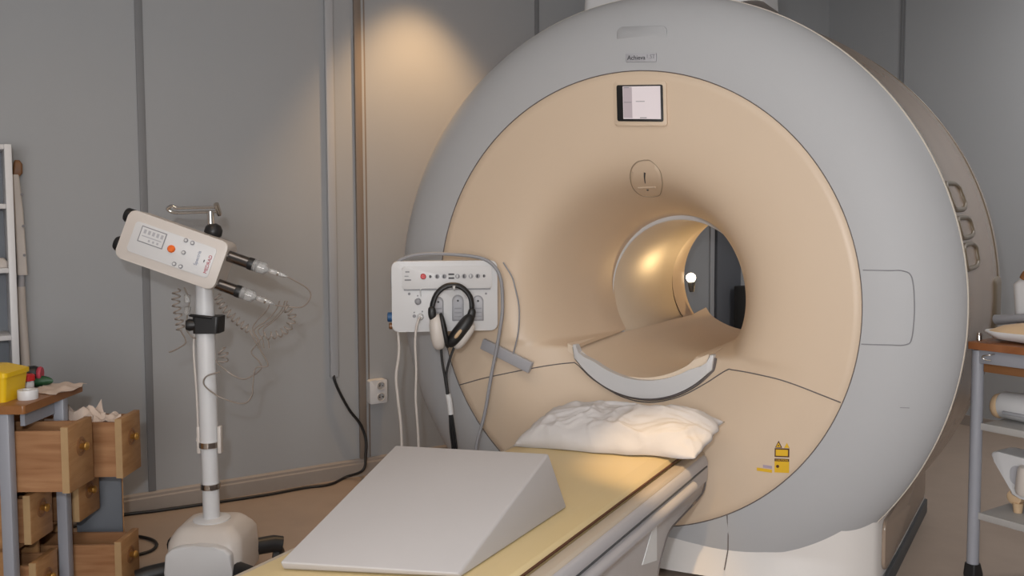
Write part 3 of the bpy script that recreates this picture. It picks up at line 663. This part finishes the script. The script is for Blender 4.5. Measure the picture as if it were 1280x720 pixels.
# coiled tubing
def helix(path, rad, turns, n=14):
    P = spline(path, 12); out = []; L = len(P)
    for i in range(turns*n+1):
        f = i/(turns*n)*(L-1); a = min(int(f), L-2); t = f-a; c = P[a]*(1-t)+P[a+1]*t
        tg = (P[a+1]-P[a]).normalized(); u = Vector((0, 1, 0)); u = (u-tg*u.dot(tg)).normalized(); v = tg.cross(u)
        th = 2*PI*i/n; out.append(c+rad*(math.cos(th)*u+math.sin(th)*v))
    return out
def cpx(u, v, d=2.9, off=0):      # stand coordinates from lateral / height pairs, metres
    return Vector((u+1.0, off, v))
def wtube(name, parts, lab, r=.0022):
    bm = bmesh.new()
    for p in parts: tube(p, r, 6, bm)
    t = thing_mesh(name, bm, lab)
def thing_mesh(name, bm, lab):
    o = obj(name, bm, M['tube'], None, 60); o.location = IJ.location; o.rotation_euler = IJ.rotation_euler
    return tag(o, lab, 'tubing')
tips = [headp(.372, -.015, .036), headp(.362, -.015, -.061)]
a1 = [tips[0], (.335, -.02, .985), (.345, -.02, .955), (.318, -.02, .925), (.27, -.02, .925), tips[1]+Vector((.004, 0, -.004))]
a2 = helix([(.262, -.02, .925), (.285, -.02, .895), (.270, -.02, .855), (.235, -.02, .835), (.19, -.02, .83)], .012, 9)
a3 = [(.19, -.02, .83), (.165, -.02, .80), (.150, -.02, .775), (.175, -.02, .745), (.178, -.02, .72), (.13, -.02, .69), (.09, -.02, .70), (.045, -.02, .735), (.03, -.01, .75)]
bm = bmesh.new()
for p in (spline(a1), a2, spline(a3)): tube(p, .0026, 6, bm)
thing_mesh('coiled_tubing', bm, 'thin coiled tubing from the syringe tips, curling right of the pole')
b1 = helix([(.045, -.03, .965), (.065, -.03, .925), (.105, -.03, .885), (.148, -.03, .85)], .012, 9)
b2 = [(.148, -.03, .85), (.165, -.03, .815), (.185, -.03, .78), (.205, -.03, .735), (.165, -.03, .725), (.155, -.03, .67), (.150, -.03, .635), (.12, -.03, .61), (.05, -.03, .63), (.0, -.035, .67), (.005, -.035, .70), (.05, -.03, .715)]
b3 = helix([(.05, -.02, .79), (.06, -.02, .765), (.055, -.02, .74)], .014, 3)
bm = bmesh.new()
for p in (b1, spline(b2), b3): tube(p, .0026, 6, bm)
thing_mesh('coiled_tubing', bm, 'coiled tubing hanging from under the injector head, looping low across the pole')
bm = bmesh.new()
for k, (x0, x1) in enumerate(((.215, .16), (.245, .165), (.262, .178), (.27, .195))):
    tube(spline([(x0, -.02, .945), (x0-.012, -.02, .915), (x0-.045, -.02, .88), (x1-.005, -.02, .85), (x1+.01, -.02, .815), (x1+.012, -.02, .79)]), .0025, 6, bm)
thing_mesh('straight_tubing', bm, 'bundle of thin straight tubes drooping below the lower syringe')
c1 = helix([(-.085, -.03, .985), (-.088, -.03, .94), (-.08, -.03, .89), (-.075, -.03, .85)], .012, 7)
c2 = [(-.075, -.03, .85), (-.06, -.03, .82), (-.065, -.03, .805), (-.10, -.03, .785), (-.115, -.03, .78)]
c3 = [(-.06, -.03, .99), (-.045, -.03, .95), (-.052, -.03, .90), (-.058, -.03, .86), (-.04, -.03, .83), (-.025, -.035, .825)]
bm = bmesh.new()
for p in (c1, spline(c2), spline(c3)): tube(p, .0026, 6, bm)
o = thing_mesh('coiled_tubing', bm, 'coiled tubing hanging under the injector head, left of the pole')
for zz in (.955, .915): obj('tube_connector', cyl((-.05, -.035, zz-.012), (-.048, -.035, zz+.012), .010, 12), M['clear'], o, 50, label='clear connector')

# ------------------------------------------------------------------ workbench at the left with its drawers
WB = thing('workbench', 'narrow bench with a brown wooden top and gray steel legs at the left edge', 'table', at(-1.37, 2.46), YAW)
XL = -1.0
obj('worktop', prism(rrect(XL, .0, .005, .345, .008), 'z', .666, .690), M['top'], WB, 30, .004)
for (x, y) in ((-.058, .018), (-.012, .232), (XL+.05, .018), (XL+.05, .315)):
    lg = obj('leg', B((x-.016, y-.016, .02), (x+.016, y+.016, .666)), M['steel'], WB, 30, .004)
    obj('foot', cyl((x, y, 0), (x, y, .022), .018, 14), M['black'], lg, 40)
bm = B((-.035, .05, .622), (-.022, .295, .666)); box(bm, (XL+.07, .02, .622), (-.07, .034, .666)); box(bm, (XL+.07, .310, .622), (-.07, .325, .666))
obj('apron', bm, M['steel'], WB, 30)
DC = thing('drawer_cabinet', 'wooden drawer cabinet under the bench with drawers pulled out to the right', 'drawer cabinet', at(-1.43, 2.47), YAW)
# carcass with two columns and three rows, open to the right
bm = bmesh.new()
X0, X1 = -.62, -.016
for z0, z1 in ((.02, .036), (.250, .262), (.416, .426)): box(bm, (X0, .052, z0), (X1, .40, z1))
for y0, y1 in ((.052, .064), (.182, .192), (.388, .40)): box(bm, (X0, y0, .0), (X1, y1, .60 if y0 > .1 and y0 < .3 else .43))
box(bm, (X0, .052, .02), (X0+.012, .40, .43))
obj('carcass', bm, M['wood'], DC, 30)
def drawer(y0, y1, z0, z1, x1, depth=.36, label=None, knob=True, wall=.011):
    """front panel's outer face at x1, box reaching back by depth"""
    bm = bmesh.new()
    box(bm, (x1-depth, y0+.004, z0+.004), (x1-.020, y0+.004+wall, z1-.012)); box(bm, (x1-depth, y1-.004-wall, z0+.004), (x1-.020, y1-.004, z1-.012))
    box(bm, (x1-depth, y0+.006, z0+.004), (x1-depth+wall, y1-.006, z1-.012)); box(bm, (x1-depth, y0+.006, z0+.004), (x1-.02, y1-.006, z0+.014))
    d = obj('drawer', bm, M['wood2'], DC, 30, label=label)
    obj('drawer_front', B((x1-.020, y0, z0), (x1, y1, z1)), M['wood'], d, 30, .002)
    obj('front_edge', B((x1-.021, y0-.0015, z0+.001), (x1-.001, y0+.002, z1-.001)), M['woodl'], d, 30)
    if knob:
        cy, cz = (y0+y1)/2, z0+(z1-z0)*.62
        obj('knob_ring', lathe([(-.004, .028), (.001, .028), (.003, .024), (.003, .018), (-.004, .017)], (x1, cy, cz), (1, 0, 0), 24), M['copper'], d, 40)
        obj('knob', lathe([(0, .008), (.010, .010), (.016, .013), (.022, .010), (.024, .004)], (x1, cy, cz), (1, 0, 0), 18), M['brass'], d, 50)
    return d
drawer(.03, .175, .428, .620, .165, label='front upper drawer, pulled partway out')
drawer(.262, .398, .404, .592, .215, .44, label='rear upper drawer, pulled out furthest at the top')
drawer(.066, .188, .266, .412, .03, label='front middle drawer, almost closed')
drawer(.262, .398, .266, .400, .075, label='rear middle drawer, open a little')
drawer(.066, .188, .04, .212, .04, label='front lower drawer')
drawer(.255, .385, .036, .205, .205, .40, label='lower drawer, pulled out')
# paper in the rear upper drawer
def crumple(name, cx, cy, cz, sx, sy, h, lab, cat, rz=0, m='paper', seed=1, base=None):
    rnd = random.Random(seed); bm = bmesh.new(); n = 14; g = {}
    ph = [rnd.uniform(0, 6) for _ in range(6)]
    for s in (1, 0):
        for i in range(n+1):
            for k in range(n+1):
                u, v = i/n, k/n
                q = h*(.5+.5*math.sin(6*u+ph[0])*math.sin(5*v+ph[1]))+.4*h*math.sin(13*u+ph[2]+4*v)+.3*h*math.sin(17*v+ph[3])
                q = max(q, .001)
                x = (u-.5)*sx+.012*math.sin(7*v+ph[4]); y = (v-.5)*sy+.010*math.sin(6*u+ph[5])
                g[(s, i, k)] = bm.verts.new((x, y, q+.0012*s))
        for i in range(n):
            for k in range(n): bm.faces.new((g[(s,i,k)], g[(s,i+1,k)], g[(s,i+1,k+1)], g[(s,i,k+1)]))
    for i in range(n):
        for a, b in (((i, 0), (i+1, 0)), ((i+1, n), (i, n)), ((n, i), (n, i+1)), ((0, i+1), (0, i))):
            bm.faces.new((g[(0,)+a], g[(0,)+b], g[(1,)+b], g[(1,)+a]))
    o = obj(name, bm, M[m], None, 40); o.location = at(cx, cy, cz); o.rotation_euler = (0, 0, YAW+rz)
    return tag(o, lab, cat)
# a stack of wrapped packets fills the drawer, the crumpled sheets lie on it
pk = tag(obj('packet_stack', B((-.13, -.05, 0), (.13, .05, .15)), M['paper'], None, 30, .006), 'stack of pale packets filling the rear upper drawer', 'packets')
pk.location = at(-1.385, 2.80, .419); pk.rotation_euler = (0, 0, YAW)
crumple('paper_bag', -1.395, 2.80, .5695, .16, .09, .045, 'crumpled pale paper bag sticking up out of the rear drawer, next to the bench leg', 'paper bag', .1, seed=3)
crumple('paper_sheet', -1.30, 2.80, .5695, .08, .085, .016, 'loose pale paper at the right end of the rear open drawer', 'paper', .3, seed=8)
# things on the bench
ZT = .690
sb = thing('sharps_container', 'yellow plastic sharps container with a sloping lid on the bench', 'container', at(-1.52, 2.56, ZT), YAW)
obj('body', loft([(0, .075, .055, 0, 0, .012), (.075, .083, .062, 0, 0, .012)]), M['yellow'], sb, 40)
obj('lid', loft([(.072, .087, .066, 0, 0, .012), (.085, .087, .066, 0, 0, .012), (.100, .055, .05, -.02, 0, .012)]), M['yellow'], sb, 40)
o = tag(obj('tape_roll', lathe([(0, .0265), (.002, .0275), (.026, .0275), (.028, .0265), (.028, .014), (.026, .013), (.004, .013)], (0, 0, 0), (0, 0, 1), 28), M['white'], None, 50), 'small white tape roll at the front edge of the bench top', 'tape roll'); o.location = at(-1.408, 2.56, ZT)
crumple('paper_towel', -1.40, 2.71, ZT+.0005, .13, .16, .008, 'flat pale paper towel hanging over the far corner of the bench top', 'paper towel', -.1, seed=5)
rb = thing('red_capped_bottle', 'small white bottle with a red cap beside the yellow container', 'bottle', at(-1.49, 2.71, ZT), YAW)
obj('bottle_body', lathe([(0, .017), (.002, .018), (.024, .018), (.030, .013)], (0, 0, 0), (0, 0, 1), 20), M['white'], rb, 40)
obj('cap', lathe([(.028, .021), (.044, .021), (.047, .017)], (0, 0, 0), (0, 0, 1), 20), M['red'], rb, 40)
gp = thing('green_pouch', 'dark green pouch with a black and red end behind the red capped bottle', 'pouch', at(-1.50, 2.755, ZT), YAW)
bm = bmesh.new(); bmesh.ops.create_uvsphere(bm, u_segments=24, v_segments=14, radius=1)
for v in bm.verts:
    q = v.co; q.x *= .060*(1+.12*math.sin(5*q.y+1)); q.y *= .020; q.z = (q.z*.5+.5)*.032*(1+.15*math.sin(4*q.x*9))
obj('pouch_body', bm, M['green'], gp, 60)
obj('black_roll', lathe([(-.03, .012), (-.028, .024), (.02, .026), (.028, .022), (.03, .01)], (-.012, 0, .040), (1, .2, 0), 20), M['black'], gp, 50, label='black rolled end')
obj('red_edge', lathe([(0, .02), (.006, .023), (.012, .02)], (.017, .004, .040), (1, .2, 0), 20), M['txtred'], gp, 50, label='dark red edge')
# gray cabinet behind the drawers
gc = thing('steel_cabinet', 'low blue gray steel cabinet behind the wooden drawers', 'cabinet', at(-1.318, 2.95), YAW+R(23.7))
obj('cabinet_body', B((-.14, 0, .03), (0, .12, .37)), M['cab'], gc, 30, .004)
obj('cabinet_edge', B((.0, .0, .03), (.004, .012, .37)), M['wood'], gc, 30)
obj('cabinet_plinth', B((-.13, .01, 0), (-.01, .11, .03)), M['dark'], gc, 30)

# ------------------------------------------------------------------ shelf unit and pole at the far left
WR = math.atan2(WL.y, WL.x)
SU = thing('shelf_unit', 'tall narrow white shelf unit against the wall at the far left edge', 'shelf unit', wl(-.812, .20, 0), WR)
for x in (-.012, -.35): obj('upright', prism([(0, 0), (.18, 0), (.18, 1.485), (0, 1.485)], 'x', x, x+.024), M['white'], SU, 30, .002)
for z in (.06, .30, .55, .785, 1.03, 1.262, 1.475): obj('shelf', B((-.326, .0, z-.009), (-.012, .18, z+.009)), M['white'], SU, 30, .002)
obj('back_panel', B((-.35, .174, .03), (.012, .182, 1.47)), M['cab'], SU, 0)
tag(obj('folded_cloth', loft([(0, .05, .05, 0, 0, .015), (.02, .052, .052, 0, 0, .02), (.035, .04, .045, 0, 0, .02)]), M['offw'], None, 50), 'small folded white cloth on the middle shelf at the left edge', 'cloth').location = wl(-.885, .13, 1.0395)
PL = thing('leaning_pole', 'white pole with a brown wooden tip leaning on the wall beside the shelf unit', 'pole', wl(-.766, .045, 0), WR)
obj('lower_tube', tube(spline([(-.002, -.03, .0), (-.004, -.02, .3), (-.006, -.012, .66), (-.010, .0, .86), (-.010, .004, .96)]), lambda t: .017-.003*t, 16), M['offw'], PL, 50)
obj('middle_tube', cyl((-.010, .003, .94), (-.007, .008, 1.01), .011, 16), M['midgray'], PL, 50)
obj('upper_sleeve', loft([(1.005, .017, .016, -.004, .006, .007), (1.25, .015, .016, -.008, .018, .007), (1.385, .012, .014, -.014, .022, .006)]), M['offw'], PL, 50)
for z in (1.08, 1.19, 1.31): obj('sleeve_stud', cyl((.004, -.014, z), (.004, 0, z), .005, 10), M['printl'], PL, 50)
obj('wooden_tip', loft([(1.375, .010, .012, -.014, .024, .005), (1.39, .016, .018, -.006, .025, .007), (1.425, .015, .018, -.004, .026, .007), (1.44, .008, .010, -.006, .026, .005)]), M['copper'], PL, 50)

# ------------------------------------------------------------------ wall things
cdt = tag(obj('cable_conduit', wbox(.464, .502, 0, .022, .485, 2.66), M['pale'], None, 30, .003), 'pale vertical conduit on the left wall with the black cable coming out', 'conduit')
ot = thing('wall_outlet', 'white double socket low on the wall right of the brown post', 'outlet', wl(.690, 0, .40), math.atan2(WL.y, WL.x))
# local: x along wall, -y into room
obj('outlet_box', prism(rrect(-.046, -.057, .043, .055, .008), 'y', -.048, 0), M['white'], ot, 40, .005)
for z in (-.027, .027):
    s_ = obj('socket', lathe([(0, .020), (.003, .020), (.0032, .018), (-.004, .017)], (.010, -.048, z), (0, -1, 0), 20), M['offw'], ot, 40)
    for dx in (-.008, .008): obj('pin_hole', cyl((.010+dx, -.0515, z), (.010+dx, -.048, z), .003, 8), M['print'], s_, 0)
cw = [wl(.483, .011, .50), wl(.478, .022, .478), wl(.502, .024, .414), wl(.548, .026, .326), wl(.600, .03, .252), wl(.622, .04, .18), wl(.612, .06, .116), wl(.585, .09, .05)]
cw += [Vector((-1.525, .235, .010)), Vector((-1.515, .12, .007)), Vector((-1.577, .02, .007)), Vector((-1.635, -.121, .007)), Vector((-1.70, -.241, .007)), Vector((-1.785, -.388, .007)), Vector((-1.873, -.535, .007)), Vector((-1.955, -.66, .007)), Vector((-1.99, -.85, .007))]
tag(obj('black_cable', tube(spline(cw), .0065, 8), M['black'], None, 60), 'long black cable curving from the wall conduit down and along the skirting', 'cable')
lp = [(-1.80, -.80, .007), (-1.711, -.775, .007), (-1.659, -.757, .007), (-1.589, -.755, .007), (-1.53, -.778, .007), (-1.496, -.823, .007), (-1.499, -.871, .007), (-1.53, -.93, .007), (-1.62, -.98, .007)]
tag(obj('cable_loop', tube(spline(lp), .006, 8), M['black'], None, 60), 'short loop of black cable on the floor beside the drawers', 'cable')
# box beyond the bore
fb = tag(obj('dark_box', wbox(3.045, 3.14, .06, .16, 0, .80), M['boxd'], None, 30, .006), 'dark upright box by the far wall, seen through the bore', 'box')

# ------------------------------------------------------------------ trolley at the right
T0 = Vector((1.086, .22, 0)); TRZ = math.atan2(NL.y, NL.x)
TR = thing('equipment_trolley', 'gray steel trolley with a brown top and two shelves at the right edge', 'trolley', T0, TRZ)
WX, DY = .72, .46
obj('wooden_top', prism(rrect(-.018, -.03, WX, DY, .006), 'z', .804, .826), M['top2'], TR, 30, .004)
for (x, y) in ((0, 0), (.69, 0), (0, .43), (.69, .43)):
    lg = obj('leg', cyl((x, y, .12), (x, y, .80), .0175, 20), M['steel'], TR, 50)
    obj('caster_fork', loft([(.045, .014, .022, 0, .012, .006), (.10, .02, .026, 0, .004, .008), (.135, .018, .018, 0, 0, .008)]), M['black'], lg, 40).location = (x, y, 0)
    obj('caster_wheel', lathe([(-.014, .03), (-.011, .040), (.011, .040), (.014, .03)], (x, y+.016, .040), (1, 0, 0), 24), M['black'], lg, 50)
bm = B((.012, -.016, .762), (.68, .0, .804)); box(bm, (-.012, .012, .762), (.006, .42, .804)); box(bm, (.012, .42, .762), (.68, .436, .804))
obj('apron', bm, M['steel'], TR, 30, .002)
obj('drawer_rail', B((.02, -.005, .735), (.68, .01, .762)), M['copper'], TR, 30, .002, label='brown strip below the apron')
obj('hook', tube(spline([(.06, -.018, .795), (.05, -.03, .792), (.034, -.032, .788), (.030, -.03, .782), (.038, -.026, .776), (.052, -.022, .776)]), .002, 8), M['chrome'], TR, 60)
for z in (.566, .288):
    obj('shelf', B((.010, .0, z-.007), (.68, .43, z+.007)), M['shelf'], TR, 30, .003)
    obj('shelf_lip', B((.016, -.006, z-.010), (.674, .002, z+.012)), M['shelf'], TR, 30, .002)
def tr(x, y, z): p = T0+NL*x+WL*y; return Vector((p.x, p.y, z))
ZS = .827
c = thing('surface_coil', 'flat cream and white padded coil lying on the trolley top', 'coil', tr(.178, .085, ZS), TRZ)
obj('coil_shell', loft([(0, .07, .05, .03, 0, .03), (.012, .16, .085, .01, 0, .05), (.030, .178, .10, 0, 0, .06), (.034, .176, .10, 0, 0, .06)]), M['white'], c, 60)
obj('coil_pad', loft([(.034, .170, .095, .004, 0, .06), (.050, .150, .088, .02, 0, .06), (.062, .115, .07, .05, 0, .05)]), M['creamp'], c, 60)
c = thing('upright_coil', 'white upright coil shell with a dark rim standing behind the flat coil', 'coil', tr(.036, .27, .826), TRZ)
us = loft([(0, .075, .06, .03, 0, .03), (.06, .080, .06, .03, 0, .03), (.165, .088, .062, .03, 0, .03), (.20, .07, .06, .05, 0, .03)])
obj('shell', us, M['white'], c, 50)
obj('dark_rim', tube(spline([(-.015, -.064, .185), (.0, -.066, .205), (.04, -.066, .215), (.09, -.066, .215), (.13, -.066, .205)], 6), .012, 10), M['copper'], c, 60)
obj('foot_block', B((.02, -.11, .0), (.11, -.05, .075)), M['white'], c, 40, .012)
obj('handle', tube(spline([(-.085, -.085, .050), (-.055, -.09, .054), (-.02, -.092, .060), (.02, -.092, .066), (.045, -.085, .068)]), lambda t: .015-.004*t, 12, flat=1.2), M['gray'], c, 60, label='gray rubber handle')
c = tag(obj('metal_cap', lathe([(0, .008), (.018, .008), (.024, .005)], (0, 0, 0), (0, 0, 1), 14), M['chrome'], None, 50), 'tiny shiny metal cap at the left end of the trolley top', 'cap'); c.location = tr(-.010, .02, .8265)
c = thing('cylindrical_coil', 'white cylindrical coil with a cream end lying on the upper trolley shelf', 'coil', tr(-.002, .12, .573), TRZ)
obj('coil_body', lathe([(.012, .036), (.020, .042), (.18, .046), (.30, .046)], (0, 0, .047), (1, 0, .0), 28), M['white'], c, 50)
obj('cream_end', lathe([(-.010, .028), (-.004, .036), (.010, .040), (.020, .036)], (0, 0, .0415), (1, 0, 0), 28), M['creamp'], c, 60, label='cream foam end')
obj('slot', B((.04, -.050, .026), (.13, -.038, .036)), M['gray'], c, 30, .002)
c = thing('head_coil', 'white bracket shaped coil standing on the lower trolley shelf', 'coil', tr(.03, .14, .295), TRZ)
pl = [(-.035, .165), (-.028, .178), (-.01, .180), (.30, .168), (.30, .045), (.06, .050), (.032, .055), (.028, .075), (.02, .10), (-.022, .148)]
obj('bracket', prism(pl, 'y', -.05, .05), M['white'], c, 40, .008, 3)
obj('inner_cylinder', lathe([(0, .03), (.01, .034), (.075, .034), (.085, .03)], (.085, -.058, .07), (.1, 0, 1), 20), M['offw'], c, 50)
obj('shadow_recess', prism(rrect(.03, .09, .11, .15, .02), 'y', -.0525, -.049), M['midgray'], c, 0)
obj('cream_pad', lathe([(-.03, .014), (-.026, .022), (.026, .022), (.03, .014)], (.035, -.01, .045), (0, 1, 0), 20), M['creamp'], c, 60, label='cream foam foot')
obj('foot', lathe([(0, .012), (.03, .016)], (.045, -.03, .0), (0, 0, 1), 14), M['creamp'], c, 50)
obj('rear_foot', B((.22, -.04, 0), (.29, .04, .06)), M['white'], c, 30, .004)
